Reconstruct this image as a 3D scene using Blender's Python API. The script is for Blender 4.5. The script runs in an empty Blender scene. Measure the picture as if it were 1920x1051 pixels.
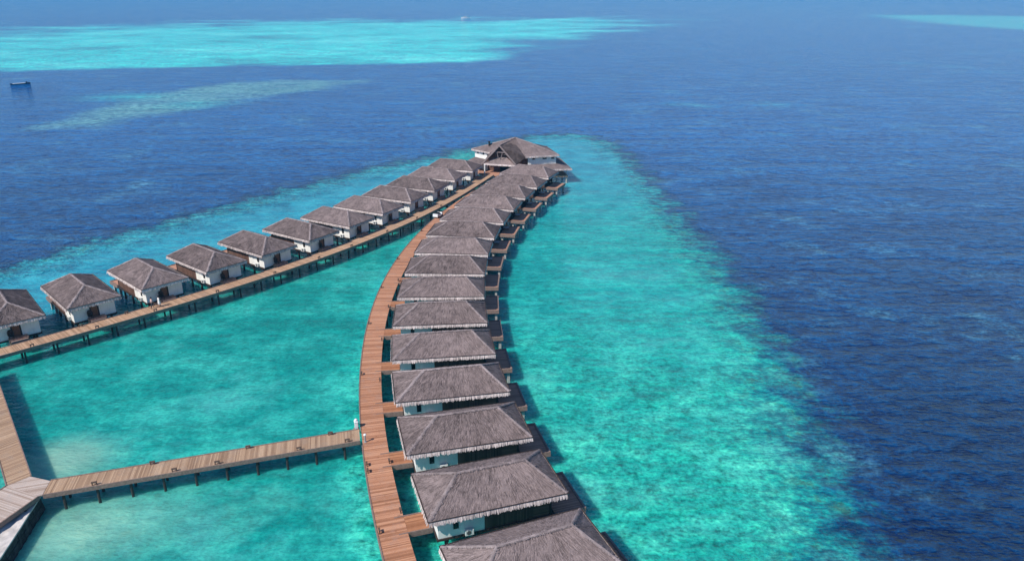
import bpy, bmesh, math, random
import numpy as np
from mathutils import Vector, Matrix
R = math.radians
rng = random.Random(7)
scn = bpy.context.scene
col = scn.collection
ORD = ['zeroth','first','second','third','fourth','fifth','sixth','seventh','eighth','ninth','tenth','eleventh',
       'twelfth','thirteenth','fourteenth','fifteenth','sixteenth','seventeenth','eighteenth','nineteenth','twentieth']
DECK = 2.1          # boardwalk and floor level above the water
EAVE = 4.7          # villa eave level

# ------------------------------------------------------------------ materials
def mat(name):
    m = bpy.data.materials.new(name); m.use_nodes = True
    nt = m.node_tree; b = nt.nodes['Principled BSDF']
    return m, nt, b
def N(nt, t, **kw):
    n = nt.nodes.new(t)
    for k, v in kw.items():
        if k in n.inputs: n.inputs[k].default_value = v
        else: setattr(n, k, v)
    return n
def L(nt, a, b): nt.links.new(a, b)
def ramp(nt, fac, stops):
    r = nt.nodes.new('ShaderNodeValToRGB'); e = r.color_ramp.elements
    while len(e) < len(stops): e.new(0.5)
    for i, (p, c) in enumerate(stops):
        e[i].position = p; e[i].color = (*c, 1)
    L(nt, fac, r.inputs['Fac']); return r.outputs['Color']
def noise(nt, vec, scale, detail=3, rough=0.55):
    n = N(nt, 'ShaderNodeTexNoise', Scale=scale, Detail=detail, Roughness=rough)
    if vec is not None: L(nt, vec, n.inputs['Vector'])
    return n.outputs['Fac']
def mapping(nt, vec, scale=(1,1,1), rot=(0,0,0)):
    m = N(nt, 'ShaderNodeMapping'); m.inputs['Scale'].default_value = scale; m.inputs['Rotation'].default_value = rot
    L(nt, vec, m.inputs['Vector']); return m.outputs['Vector']
def math_(nt, op, a, b=None, c=None, clamp=False):
    n = nt.nodes.new('ShaderNodeMath'); n.operation = op; n.use_clamp = clamp
    for i, x in enumerate((a, b, c)):
        if x is None: continue
        if isinstance(x, (int, float)): n.inputs[i].default_value = x
        else: L(nt, x, n.inputs[i])
    return n.outputs[0]
def mix(nt, fac, a, b, mode='MIX'):
    n = nt.nodes.new('ShaderNodeMix'); n.data_type = 'RGBA'; n.blend_type = mode; n.clamp_factor = True; n.clamp_result = False
    for i, x in ((0, fac), (6, a), (7, b)):
        if isinstance(x, (int, float)): n.inputs[i].default_value = x
        elif isinstance(x, tuple): n.inputs[i].default_value = (*x, 1)
        else: L(nt, x, n.inputs[i])
    return n.outputs[2]
def maprange(nt, v, a, b, c=0.0, d=1.0, smooth=False):
    n = nt.nodes.new('ShaderNodeMapRange'); n.interpolation_type = 'SMOOTHSTEP' if smooth else 'LINEAR'
    L(nt, v, n.inputs[0])
    for i, x in enumerate((a, b, c, d)): n.inputs[i+1].default_value = x
    return n.outputs[0]
def bump(nt, h, b, dist=0.02, strength=0.6):
    n = N(nt, 'ShaderNodeBump', Strength=strength, Distance=dist); L(nt, h, n.inputs['Height']); L(nt, n.outputs[0], b.inputs['Normal'])

def thatch(name, dark, light, contrast=1.0):
    m, nt, b = mat(name)
    tc = N(nt, 'ShaderNodeTexCoord'); oi = N(nt, 'ShaderNodeObjectInfo')
    va = N(nt, 'ShaderNodeVectorMath', operation='ADD'); L(nt, tc.outputs['Object'], va.inputs[0]); L(nt, math_(nt, 'MULTIPLY', oi.outputs['Random'], 60.0), va.inputs[1])
    o = va.outputs[0]; n0 = noise(nt, o, .38, 3, .6)
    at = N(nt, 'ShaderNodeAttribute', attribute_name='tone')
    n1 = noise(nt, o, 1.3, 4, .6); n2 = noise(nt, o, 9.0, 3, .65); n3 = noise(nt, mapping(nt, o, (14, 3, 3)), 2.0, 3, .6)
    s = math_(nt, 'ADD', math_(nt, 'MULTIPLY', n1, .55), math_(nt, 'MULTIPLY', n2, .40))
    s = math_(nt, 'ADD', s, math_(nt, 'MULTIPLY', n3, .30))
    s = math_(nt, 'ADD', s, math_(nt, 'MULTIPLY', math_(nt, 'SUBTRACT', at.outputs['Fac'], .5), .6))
    s = math_(nt, 'ADD', s, math_(nt, 'MULTIPLY', math_(nt, 'SUBTRACT', oi.outputs['Random'], .5), .26))
    s = math_(nt, 'ADD', s, math_(nt, 'MULTIPLY', math_(nt, 'SUBTRACT', n0, .5), .55))
    c = ramp(nt, s, [(.2, dark), (.62, tuple((x+y)/2 for x, y in zip(dark, light))), (1.0, light)])
    L(nt, c, b.inputs['Base Color']); b.inputs['Roughness'].default_value = .95; b.inputs['Specular IOR Level'].default_value = .15
    bump(nt, n2, b, .06, .6)
    return m
M = {}
M['thatch'] = thatch('thatch', (.058, .043, .040), (.335, .258, .245))
M['fringe'] = thatch('thatch_fringe', (.31, .25, .235), (.80, .68, .64))
M['cap'] = thatch('thatch_ridge', (.13, .10, .097), (.42, .34, .33))

def plain(name, c, var=.15, rough=.7, scale=3.0, spec=.3, bmp=0):
    m, nt, b = mat(name)
    tc = N(nt, 'ShaderNodeTexCoord')
    n = noise(nt, tc.outputs['Object'], scale, 5, .6)
    lo = tuple(x*(1-var) for x in c); hi = tuple(min(1, x*(1+var)) for x in c)
    L(nt, ramp(nt, n, [(.3, lo), (.7, hi)]), b.inputs['Base Color'])
    b.inputs['Roughness'].default_value = rough; b.inputs['Specular IOR Level'].default_value = spec
    if bmp: bump(nt, n, b, bmp, .6)
    return m
def plaster():
    m, nt, b = mat('white_render')
    tc = N(nt, 'ShaderNodeTexCoord'); o = tc.outputs['Object']
    n = noise(nt, o, 1.2, 5, .6); st = noise(nt, mapping(nt, o, (2.2, 2.2, .25)), 2.5, 4, .6)
    k = math_(nt, 'MULTIPLY', maprange(nt, st, .52, .8, 0, .4), 1.0)
    c = mix(nt, k, ramp(nt, n, [(.3, (.78, .74, .68)), (.7, (.88, .85, .79))]), (.42, .41, .37))
    L(nt, c, b.inputs['Base Color']); b.inputs['Roughness'].default_value = .85
    return m
M['white'] = plaster()
def boards(name, lo, hi, axis='z', width=.16, rough=.75, groove=.35):
    """timber boards along one object axis"""
    m, nt, b = mat(name)
    tc = N(nt, 'ShaderNodeTexCoord'); sp = N(nt, 'ShaderNodeSeparateXYZ'); L(nt, tc.outputs['Object'], sp.inputs[0])
    v = math_(nt, 'DIVIDE', sp.outputs['XYZ'.index(axis.upper())], width)
    fl = math_(nt, 'FLOOR', v); fr = math_(nt, 'FRACT', v)
    wn = N(nt, 'ShaderNodeTexWhiteNoise', noise_dimensions='1D'); L(nt, fl, wn.inputs['W'])
    n = noise(nt, tc.outputs['Object'], 2.0, 4, .6)
    s = math_(nt, 'ADD', math_(nt, 'MULTIPLY', wn.outputs['Value'], .55), math_(nt, 'MULTIPLY', n, .5))
    g = math_(nt, 'LESS_THAN', fr, .1)
    c = mix(nt, math_(nt, 'MULTIPLY', g, groove), ramp(nt, s, [(.15, lo), (.85, hi)]), tuple(x*.4 for x in lo))
    L(nt, c, b.inputs['Base Color']); b.inputs['Roughness'].default_value = rough; b.inputs['Specular IOR Level'].default_value = .25
    return m
M['brown_wall'] = boards('brown_timber_wall', (.07, .036, .024), (.19, .098, .066), 'x', .14)
M['screen'] = boards('timber_screen', (.10, .052, .034), (.22, .12, .08), 'z', .12)
M['deck_dark'] = boards('dark_deck_boards', (.33, .155, .098), (.60, .32, .21), 'y', .14)
M['bridge'] = boards('bridge_boards', (.26, .105, .050), (.52, .24, .125), 'y', .17)
M['trim'] = plain('weathered_trim', (.24, .165, .135), .3, .8, 5)
M['dark_timber'] = plain('dark_timber', (.045, .030, .025), .35, .8, 4)
M['door'] = plain('door_timber', (.20, .085, .045), .25, .5, 6)
M['door_frame'] = plain('dark_door_frame', (.03, .02, .017), .2, .5, 5)
M['glass'] = plain('dark_window', (.012, .013, .015), .1, .15, 2, .5)
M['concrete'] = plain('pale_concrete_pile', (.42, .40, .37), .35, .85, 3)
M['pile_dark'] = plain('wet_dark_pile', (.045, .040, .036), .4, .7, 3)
M['ac'] = plain('cream_metal', (.66, .65, .62), .06, .5, 4)
M['grille'] = plain('dark_grille', (.08, .08, .08), .1, .6, 4)
M['white_paint'] = plain('white_paint', (.80, .80, .79), .04, .4, 3)
M['black'] = plain('black_plastic', (.015, .015, .016), .2, .5, 5)
M['metal'] = plain('grey_metal', (.30, .31, .32), .1, .4, 5)
M['cushion'] = plain('pale_grey_top', (.46, .47, .47), .08, .7, 4)
M['wicker'] = plain('dark_wicker', (.05, .033, .025), .4, .8, 22)
M['sand'] = plain('pale_sand', (.62, .56, .52), .30, .95, .9, .1, .2)
M['stone'] = plain('dark_wall_stone', (.060, .055, .050), .6, .9, 1.6, .2, .12)  # dark mottled colour for the sea wall face
M['lamp_wood'] = plain('lamp_timber', (.11, .068, .048), .3, .7, 6)
M['skin'] = plain('skin', (.38, .22, .15), .08, .6, 9)
M['hair'] = plain('dark_hair', (.012, .009, .008), .2, .6, 15)
M['pink_cloth'] = plain('pale_pink_cloth', (.62, .42, .40), .08, .9, 9)
M['dark_cloth'] = plain('dark_cloth', (.04, .037, .045), .15, .9, 9)
M['white_cloth'] = plain('white_cloth', (.80, .78, .76), .05, .9, 9)
M['hull_dark'] = plain('dark_blue_hull', (.010, .030, .045), .2, .4, 1)
M['hull_white'] = plain('white_hull', (.80, .80, .78), .05, .4, 1)
M['pale_deck'] = plain('pale_boat_deck', (.62, .66, .66), .1, .6, 2)

def planks(name, lo, mid, hi, width=.13):
    """boardwalk planks laid across: u = across (m), v = along (m), stored as uv"""
    m, nt, b = mat(name)
    uv = N(nt, 'ShaderNodeUVMap', uv_map='along'); sp = N(nt, 'ShaderNodeSeparateXYZ'); L(nt, uv.outputs[0], sp.inputs[0])
    tc = N(nt, 'ShaderNodeTexCoord')
    u = sp.outputs[0]; v = math_(nt, 'DIVIDE', sp.outputs[1], width)
    fl = math_(nt, 'FLOOR', v); fr = math_(nt, 'FRACT', v)
    wn = N(nt, 'ShaderNodeTexWhiteNoise', noise_dimensions='1D'); L(nt, fl, wn.inputs['W'])
    wn2 = N(nt, 'ShaderNodeTexWhiteNoise', noise_dimensions='1D'); L(nt, math_(nt, 'FLOOR', math_(nt, 'DIVIDE', v, 3.0)), wn2.inputs['W'])
    big = noise(nt, tc.outputs['Object'], .35, 4, .6)
    gr = noise(nt, mapping(nt, uv.outputs[0], (1.2, 9, 1)), 3.0, 3, .6)
    s = math_(nt, 'ADD', math_(nt, 'MULTIPLY', wn.outputs['Value'], .46), math_(nt, 'MULTIPLY', big, .30))
    s = math_(nt, 'ADD', s, math_(nt, 'MULTIPLY', gr, .22))
    s = math_(nt, 'ADD', s, math_(nt, 'MULTIPLY', math_(nt, 'SUBTRACT', wn2.outputs['Value'], .5), .12))
    c = ramp(nt, s, [(.15, lo), (.5, mid), (.92, hi)])
    wear = noise(nt, tc.outputs['Object'], .9, 5, .7)
    c = mix(nt, maprange(nt, wear, .50, .68, 0, .5), c, tuple(.55*m_+.45*sum(mid)/3*.95 for m_ in mid))
    c = mix(nt, maprange(nt, noise(nt, tc.outputs['Object'], 2.3, 4, .7), .60, .72, 0, .45), c, tuple(.6*x for x in lo))
    g = math_(nt, 'LESS_THAN', fr, .09)
    c = mix(nt, math_(nt, 'MULTIPLY', g, .75), c, tuple(x*.3 for x in lo))
    L(nt, c, b.inputs['Base Color']); b.inputs['Roughness'].default_value = .8; b.inputs['Specular IOR Level'].default_value = .2
    bump(nt, math_(nt, 'SUBTRACT', 1.0, g), b, .02, .5)
    return m
M['plank_red'] = planks('planks_red_brown', (.25, .106, .054), (.51, .235, .130), (.74, .41, .26))
M['plank_tan'] = planks('planks_tan', (.27, .155, .090), (.50, .305, .185), (.68, .45, .29))
M['plank_grey'] = planks('planks_grey_brown', (.24, .145, .088), (.43, .275, .172), (.62, .43, .285))
M['plank_pale'] = planks('planks_bleached', (.33, .235, .18), (.52, .40, .33), (.70, .60, .53))

# ------------------------------------------------------------------ mesh helper
class MB:
    def __init__(s): s.v = []; s.f = []; s.tone = []; s.m = []; s.sm = []
    def face(s, pts, tone=.5, mi=0):
        k = len(s.v); s.v.extend([tuple(p) for p in pts]); s.f.append(tuple(range(k, k+len(pts)))); s.tone.append(tone); s.m.append(mi)
    def hexa(s, b, t, tone=.5, mi=0, bottom=True):
        """closed prism between ring b (bottom, ccw from above) and ring t"""
        k = len(s.v); n = len(b); s.v.extend([tuple(p) for p in b]); s.v.extend([tuple(p) for p in t])
        s.f.append(tuple(range(k+n, k+2*n))); s.tone.append(tone); s.m.append(mi)
        if bottom: s.f.append(tuple(reversed(range(k, k+n)))); s.tone.append(tone); s.m.append(mi)
        for i in range(n):
            j = (i+1) % n; s.f.append((k+i, k+j, k+n+j, k+n+i)); s.tone.append(tone); s.m.append(mi)
    def box(s, x0, x1, y0, y1, z0, z1, tone=.5, mi=0):
        r = lambda z: [(x0, y0, z), (x1, y0, z), (x1, y1, z), (x0, y1, z)]
        s.hexa(r(z0), r(z1), tone, mi)
    def prism(s, poly, z0, z1, mi=0):
        a = sum(poly[i][0]*poly[(i+1) % len(poly)][1]-poly[(i+1) % len(poly)][0]*poly[i][1] for i in range(len(poly)))
        if a < 0: poly = poly[::-1]
        s.hexa([(x, y, z0) for x, y in poly], [(x, y, z1) for x, y in poly], .5, mi)
    def bar(s, p, q, w, h=None, up=(0, 0, 1), tone=.5, mi=0):
        """box beam from p to q, w wide, h high"""
        h = h or w; p = Vector(p); q = Vector(q); d = (q-p).normalized(); u = Vector(up)
        if abs(d.dot(u)) > .98: u = Vector((1, 0, 0))
        sx = d.cross(u).normalized(); sz = sx.cross(d)
        ring = lambda c: [c-sx*w/2-sz*h/2, c+sx*w/2-sz*h/2, c+sx*w/2+sz*h/2, c-sx*w/2+sz*h/2]
        s.hexa(ring(p), ring(q), tone, mi)
    def cyl(s, x, y, z0, z1, r0, r1=None, n=10, mi=0):
        r1 = r0 if r1 is None else r1
        ring = lambda r, z: [(x+r*math.cos(2*math.pi*i/n), y+r*math.sin(2*math.pi*i/n), z) for i in range(n)]
        s.hexa(ring(r0, z0), ring(r1, z1), .5, mi)
    def lathe(s, x, y, prof, n=12, mi=0):
        k = len(s.v)
        for r, z in prof:
            for i in range(n): s.v.append((x+r*math.cos(2*math.pi*i/n), y+r*math.sin(2*math.pi*i/n), z))
        for a in range(len(prof)-1):
            for i in range(n):
                j = (i+1) % n; s.f.append((k+a*n+i, k+a*n+j, k+(a+1)*n+j, k+(a+1)*n+i)); s.tone.append(.5); s.m.append(mi)
        s.f.append(tuple(reversed(range(k, k+n)))); s.tone.append(.5); s.m.append(mi)
        k2 = k+(len(prof)-1)*n; s.f.append(tuple(range(k2, k2+n))); s.tone.append(.5); s.m.append(mi)
    def tube(s, pts, r, n=8, mi=0):
        for a, b in zip(pts[:-1], pts[1:]): s.bar(a, b, 2*r, 2*r, mi=mi)
    def build(s, name, mats, parent=None, smooth=False, bev=0, local=None):
        me = bpy.data.meshes.new(name); me.from_pydata(s.v, [], s.f); me.validate()
        if not isinstance(mats, (list, tuple)): mats = [mats]
        for m in mats: me.materials.append(m)
        if len(mats) > 1: me.polygons.foreach_set('material_index', s.m)
        a = me.attributes.new('tone', 'FLOAT', 'FACE'); a.data.foreach_set('value', s.tone)
        if smooth: me.polygons.foreach_set('use_smooth', [True]*len(me.polygons))
        me.update()
        o = bpy.data.objects.new(name, me); col.objects.link(o)
        if parent: o.parent = parent
        if bev:
            b = o.modifiers.new('Bevel', 'BEVEL'); b.width = bev; b.segments = 2; b.limit_method = 'ANGLE'
        return o

def tag(o, label=None, cat=None, group=None, kind=None):
    if label: o['label'] = label
    if cat: o['category'] = cat
    if group: o['group'] = group
    if kind: o['kind'] = kind
    return o
def empty(name, loc=(0, 0, 0), rz=0, label=None, cat=None, group=None):
    o = bpy.data.objects.new(name, None); col.objects.link(o); o.location = loc; o.rotation_euler = (0, 0, rz)
    o.empty_display_size = .5
    return tag(o, label, cat, group)
def copy_tree(o, parent=None):
    c = o.copy(); col.objects.link(c)
    if parent: c.parent = parent
    for ch in list(o.children): copy_tree(ch, c)
    return c

# ------------------------------------------------------------------ thatched roof pieces
def strands(mb, quad, n, rnd, lmin=.35, lmax=.7, lift=.03):
    """loose thatch laid down a slope; quad = eave a, eave b, top b, top a"""
    a, b, c, d = [Vector(p) for p in quad]
    nr = (b-a).cross(d-a).normalized()
    if nr.z < 0: nr = -nr
    for _ in range(n):
        u, t = rnd.random(), 1-math.sqrt(rnd.random()) if (c-d).length < .2 else rnd.random()
        p = a.lerp(b, u).lerp(d.lerp(c, u), t)
        dn = (a.lerp(b, u)-d.lerp(c, u))
        if dn.length < .1: continue
        dn = dn.normalized(); sd = dn.cross(nr).normalized()
        dn = (dn+sd*rnd.uniform(-.18, .18)).normalized()
        l = rnd.uniform(lmin, lmax); w = rnd.uniform(.025, .06)
        dist_e = ((a.lerp(b, u))-p).length; l = min(l, max(.12, 2*dist_e))
        top = p-dn*l*.5; bot = p+dn*l*.5
        l2 = lift*rnd.uniform(.5, 1.4)
        mb.face([top-sd*w/2+nr*.015, top+sd*w/2+nr*.015, bot+sd*w*.4+nr*l2, bot-sd*w*.4+nr*l2], rnd.random())
def fringe(mb, p, q, out, rnd, drop=.46, step=.07, layers=2):
    """ragged hanging thatch along an eave from p to q"""
    p = Vector(p); q = Vector(q); d = (q-p); Ln = d.length; d.normalize(); out = Vector(out).normalized()
    for ly in range(layers):
        n = int(Ln/step)
        for i in range(n):
            x = (i+rnd.random())*Ln/n; w = rnd.uniform(.07, .16)
            dr = drop*rnd.uniform(.74, 1.08)*(1 if ly else .85)
            o0 = .04+.03*ly; o1 = rnd.uniform(.05, .20)
            c = p+d*x; sk = d*rnd.uniform(-.07, .07)
            zt = .05-.02*ly
            mb.face([c-d*w/2+out*o0+Vector((0, 0, zt)), c+d*w/2+out*o0+Vector((0, 0, zt)),
                     c+d*w*.32+sk+out*(o0+o1)+Vector((0, 0, -dr)), c-d*w*.32+sk+out*(o0+o1)+Vector((0, 0, -dr))][::-1], rnd.random())
    # backing board so the fringe has body
    mb.face([p+Vector((0, 0, .02))+out*.02, q+Vector((0, 0, .02))+out*.02, q+Vector((0, 0, -drop*.6))+out*.05, p+Vector((0, 0, -drop*.6))+out*.05][::-1], .2)
def slope(mb, a, b, c, d, rnd, res=.45, amp=.045, sag=.0):
    """thatch slope as an uneven grid; a,b eave, c,d top (c above b, d above a)"""
    a, b, c, d = [Vector(p) for p in (a, b, c, d)]
    nu = max(2, int((b-a).length/res)); nv = max(2, int(((d+c)/2-(a+b)/2).length/res))
    nr = (b-a).cross(d-a).normalized()
    if nr.z < 0: nr = -nr
    k = len(mb.v)
    for j in range(nv+1):
        for i in range(nu+1):
            u, t = i/nu, j/nv
            p = a.lerp(b, u).lerp(d.lerp(c, u), t)
            e = min(1, 4*min(u, 1-u), 4*min(t, 1-t)) if 0 < u < 1 and 0 < t < 1 else 0
            p = p+nr*(rnd.uniform(-amp, amp)*e-sag*math.sin(math.pi*t)*e)
            mb.v.append(tuple(p))
    for j in range(nv):
        for i in range(nu):
            q = k+j*(nu+1)+i; mb.f.append((q, q+1, q+nu+2, q+nu+1)); mb.tone.append(.5); mb.m.append(0)
def roll(mb, p, q, w, h, rnd, seg=.35):
    """lumpy thatch roll covering a hip or ridge"""
    p = Vector(p); q = Vector(q); d = (q-p); n = max(2, int(d.length/seg)); dd = d.normalized()
    s = dd.cross(Vector((0, 0, 1))).normalized(); up = s.cross(dd)
    k = len(mb.v); prof = [(-1, -.35), (-.6, .55), (0, 1), (.6, .55), (1, -.35)]
    for i in range(n+1):
        c = p+d*(i/n); ww = w*rnd.uniform(.8, 1.2); hh = h*rnd.uniform(.75, 1.25)
        for a, b in prof: mb.v.append(tuple(c+s*a*ww+up*b*hh))
    for i in range(n):
        tn = rnd.uniform(.3, .7)
        for j in range(4):
            a = k+i*5+j; mb.f.append((a, a+1, a+6, a+5)); mb.tone.append(tn); mb.m.append(0)
    for e in (k, k+n*5):
        mb.f.append(tuple(range(e, e+5))); mb.tone.append(.5); mb.m.append(0)
    for _ in range(int(d.length*14)):
        t = rnd.random(); sg = rnd.choice((-1, 1)); c = p+d*t
        o = c+s*sg*w*.5+up*h*.6; e = c+s*sg*(w+rnd.uniform(.04, .16))+dd*rnd.uniform(-.15, .15)-up*rnd.uniform(.0, .05)+up*.03
        x = dd*rnd.uniform(.015, .04)
        mb.face([o-x, o+x, e+x*.6, e-x*.6], rnd.random())

# ------------------------------------------------------------------ the thatched water villa
HX, HY = 6.3, 3.58          # half roof length and width
RX0, RX1, RZ = -2.85, 3.6, 1.78   # ridge ends and rise
HX0 = HX
def roof_meshes(seed):
    rnd = random.Random(seed)
    e = EAVE
    A, B, C, D = (-HX, -HY, e), (HX, -HY, e), (HX, HY, e), (-HX, HY, e)
    P, Q = (RX0+rnd.uniform(-.08, .08), rnd.uniform(-.05, .05), e+RZ), (RX1+rnd.uniform(-.08, .08), rnd.uniform(-.05, .05), e+RZ)
    mb = MB()
    for q in ((A, B, Q, P), (C, D, P, Q)):
        slope(mb, *q, rnd); strands(mb, q, 2600, rnd)
    for q in ((D, A, P, P), (B, C, Q, Q)):
        slope(mb, *q, rnd); strands(mb, q, 800, rnd)
    # eave edge and soffit
    z1 = e-.16; r = [A, B, C, D]
    for i in range(4):
        a, b = r[i], r[(i+1) % 4]
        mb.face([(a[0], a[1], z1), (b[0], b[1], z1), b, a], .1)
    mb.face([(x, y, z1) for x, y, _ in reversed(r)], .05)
    fr = MB()
    for i, o in ((0, (0, -1, 0)), (1, (1, 0, 0)), (2, (0, 1, 0)), (3, (-1, 0, 0))):
        fringe(fr, r[i], r[(i+1) % 4], o, rnd)
    cp = MB()
    up = lambda p: (p[0], p[1], p[2]+.03)
    for a, b in ((A, P), (D, P), (B, Q), (C, Q), (P, Q)): roll(cp, up(a), up(b), .17, .085, rnd)
    bt_ = MB()
    for i in range(4):
        a, b = Vector(r[i]), Vector(r[(i+1) % 4]); d = (b-a).normalized(); o_ = Vector((d.y, -d.x, 0))*.10
        bt_.bar(a+o_+Vector((0, 0, .045))-d*.1, b+o_+Vector((0, 0, .045))+d*.1, .07, .05)
    return mb, fr, cp, bt_
NV = 4
ROOF = []
for sd in range(NV):
    mb, fr, cp, bt_ = roof_meshes(100+sd)
    t = []
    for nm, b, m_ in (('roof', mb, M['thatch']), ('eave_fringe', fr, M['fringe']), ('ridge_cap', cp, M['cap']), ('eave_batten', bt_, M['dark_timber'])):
        o = b.build(nm, m_); t.append(o.data); bpy.data.objects.remove(o)
    ROOF.append(t)
def set_roof(v, i):
    for ch in v.children:
        if ch.name.split('.')[0] == 'roof':
            ch.data = ROOF[i][0]
            for g in ch.children:
                g.data = ROOF[i][{'eave_fringe': 1, 'ridge_cap': 2, 'eave_batten': 3}[g.name.split('.')[0]]]
WX0, WX1, WY = -5.4, -1.2, 2.82      # white part of the house
BX1 = 3.35                            # end of the brown timber part
def make_villa(kind):
    v = empty('water_villa')
    fz = DECK
    # roof
    rf = bpy.data.objects.new('roof', ROOF[0][0]); col.objects.link(rf); rf.parent = v
    for nm, k in (('eave_fringe', 1), ('ridge_cap', 2), ('eave_batten', 3)):
        g = bpy.data.objects.new(nm, ROOF[0][k]); col.objects.link(g); g.parent = rf
    # floor slab and beams
    b = MB(); b.box(WX0-.12, 5.5, -WY-.1, WY+.1, fz-.22, fz-.02)
    for x in (-4.6, -1.6, 1.4, 4.4): b.box(x-.13, x+.13, -WY, WY, fz-.55, fz-.222)
    b.build('floor_platform', M['dark_timber'], v)
    # white walls as a shell with window gaps left to the windows set proud
    b = MB(); t = .18; top = EAVE-.18
    b.box(WX0, WX0+t, -WY, -.62, fz, top); b.box(WX0, WX0+t, .62, WY, fz, top); b.box(WX0, WX0+t, -.62, .62, fz+2.2, top)
    b.box(WX0+t, WX1, -WY, -WY+t, fz, top); b.box(WX0+t, WX1, WY-t, WY, fz, top)
    b.build('wall', M['white'], v)
    # door
    d = MB(); d.box(WX0-.03, WX0+.12, -.62, -.44, fz, fz+2.2); d.box(WX0-.03, WX0+.12, .44, .62, fz, fz+2.2); d.box(WX0-.03, WX0+.12, -.44, .44, fz+2.06, fz+2.2)
    df = d.build('door_frame', M['door_frame'], v)
    d = MB(); d.box(WX0+.03, WX0+.09, -.44, .44, fz+.02, fz+2.06)
    for z0, z1 in ((fz+.15, fz+.95), (fz+1.1, fz+1.95)): d.box(WX0+.012, WX0+.03, -.3, .3, z0, z1)
    do = d.build('door', M['door'], v)
    h = MB(); h.bar((WX0-.03, .34, fz+1.0), (WX0-.03, .34, fz+1.2), .03); h.bar((WX0-.03, .34, fz+1.1), (WX0+.03, .34, fz+1.1), .025)
    h.build('handle', M['metal'], do)
    # tall narrow windows, one on each long side
    for s in (-1, 1):
        y = s*WY
        w = MB(); x0 = WX0+1.42; y0, y1 = sorted((y-s*.05, y+s*.012))
        w.box(x0, x0+.36, y0, y1, fz+.80, fz+1.85)
        wo = w.build('window', M['glass'], v)
        w = MB(); y0, y1 = sorted((y-s*.04, y+s*.04))
        w.box(x0-.06, x0, y0, y1, fz+.74, fz+1.91); w.box(x0+.36, x0+.42, y0, y1, fz+.74, fz+1.91)
        w.box(x0, x0+.36, y0, y1, fz+.74, fz+.80); w.box(x0, x0+.36, y0, y1, fz+1.85, fz+1.91)
        w.build('window_frame', M['door_frame'], wo)
    # air conditioner on the wall
    s = -1 if kind == 'R' else 1
    a = MB(); x0 = WX0+.45+ (1.9 if kind == 'R' else .95); y0, y1 = sorted((s*(WY+.03), s*(WY+.36))); a.box(x0, x0+.78, y0, y1, fz-.02, fz+.55)
    ao = a.build('air_conditioner', M['ac'], v, bev=.02)
    a = MB(); yy = s*(WY+.365); a.cyl(0, 0, 0, .01, .21, n=16)
    a.v = [(x0+.33+x, yy+s*z, fz+.27+y) for x, y, z in a.v]; a.build('fan_grille', M['grille'], ao)
    # brown timber part, open veranda at the sea end
    for y in (-WY+.02, WY-.14):
        b = MB(); b.box(WX1, BX1, y, y+.12, fz, top); b.build('timber_wall', M['brown_wall'], v)
    b = MB(); b.box(BX1-.1, BX1, -WY+.14, -1.5, fz, top); b.box(BX1-.1, BX1, 1.5, WY-.14, fz, top); b.box(BX1-.1, BX1, -1.5, 1.5, fz+2.25, top)
    b.build('sea_wall_panel', M['brown_wall'], v)
    b = MB(); b.box(BX1-.08, BX1-.03, -1.5, 1.5, fz+.02, fz+2.25); g = b.build('sliding_door', M['glass'], v)
    b = MB()
    for y in (-1.47, -.5, .5, 1.47): b.box(BX1-.03, BX1+.02, y-.04, y+.04, fz, fz+2.25)
    b.build('sliding_door_frame', M['door_frame'], g)
    b = MB(); b.box(BX1, 4.95, -WY+.06, -WY+.12, fz+.08, fz+1.9); b.build('privacy_screen', M['screen'], v)
    b = MB(); b.box(BX1, 4.95, WY-.12, WY-.06, fz+.08, fz+1.9); b.build('privacy_screen', M['screen'], v)
    for y in (-WY+.1, WY-.1):
        b = MB(); b.box(4.95, 5.13, y-.09, y+.09, fz-.02, top); b.build('veranda_post', M['dark_timber'], v)
    # sun deck
    dz = fz-.02
    b = MB(); b.box(5.52, 8.32, -2.72, 2.72, dz-.12, dz); dk = b.build('sun_deck', M['deck_dark'], v)
    b = MB()
    b.box(8.32, 8.52, -2.92, 2.92, dz-.46, dz+.10); b.box(5.52, 8.32, -2.92, -2.72, dz-.46, dz+.10); b.box(5.52, 8.32, 2.72, 2.92, dz-.46, dz+.10)
    b.build('deck_edge', M['trim'], dk)
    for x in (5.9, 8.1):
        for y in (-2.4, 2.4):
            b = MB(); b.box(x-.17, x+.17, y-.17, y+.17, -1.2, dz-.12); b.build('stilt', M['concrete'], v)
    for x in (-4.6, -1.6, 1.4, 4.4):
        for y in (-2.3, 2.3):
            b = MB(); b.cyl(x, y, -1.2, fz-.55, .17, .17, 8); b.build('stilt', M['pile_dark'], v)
    # entry
    if kind == 'R':
        b = MB(); b.box(-8.55, WX0-.13, -1.1, 1.15, fz-.16, fz-.02); br = b.build('entry_bridge', M['bridge'], v)
        b = MB(); b.box(-8.55, WX0-.13, -1.22, -1.1, fz-.5, fz+.05); b.build('edge_board', M['trim'], br)
        b = MB(); b.box(-8.55, WX0-.13, 1.15, 1.27, fz-.5, fz+.05); b.build('edge_board', M['trim'], br)
    else:
        b = MB(); b.box(-6.55, WX0-.14, -1.15, 1.15, fz-.5, fz+.28); b.build('entry_porch', M['deck_dark'], v)
        b = MB(); b.box(-6.95, -6.56, -1.0, 1.0, fz-.16, fz+.13); b.build('step', M['trim'], v)
    return v

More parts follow.
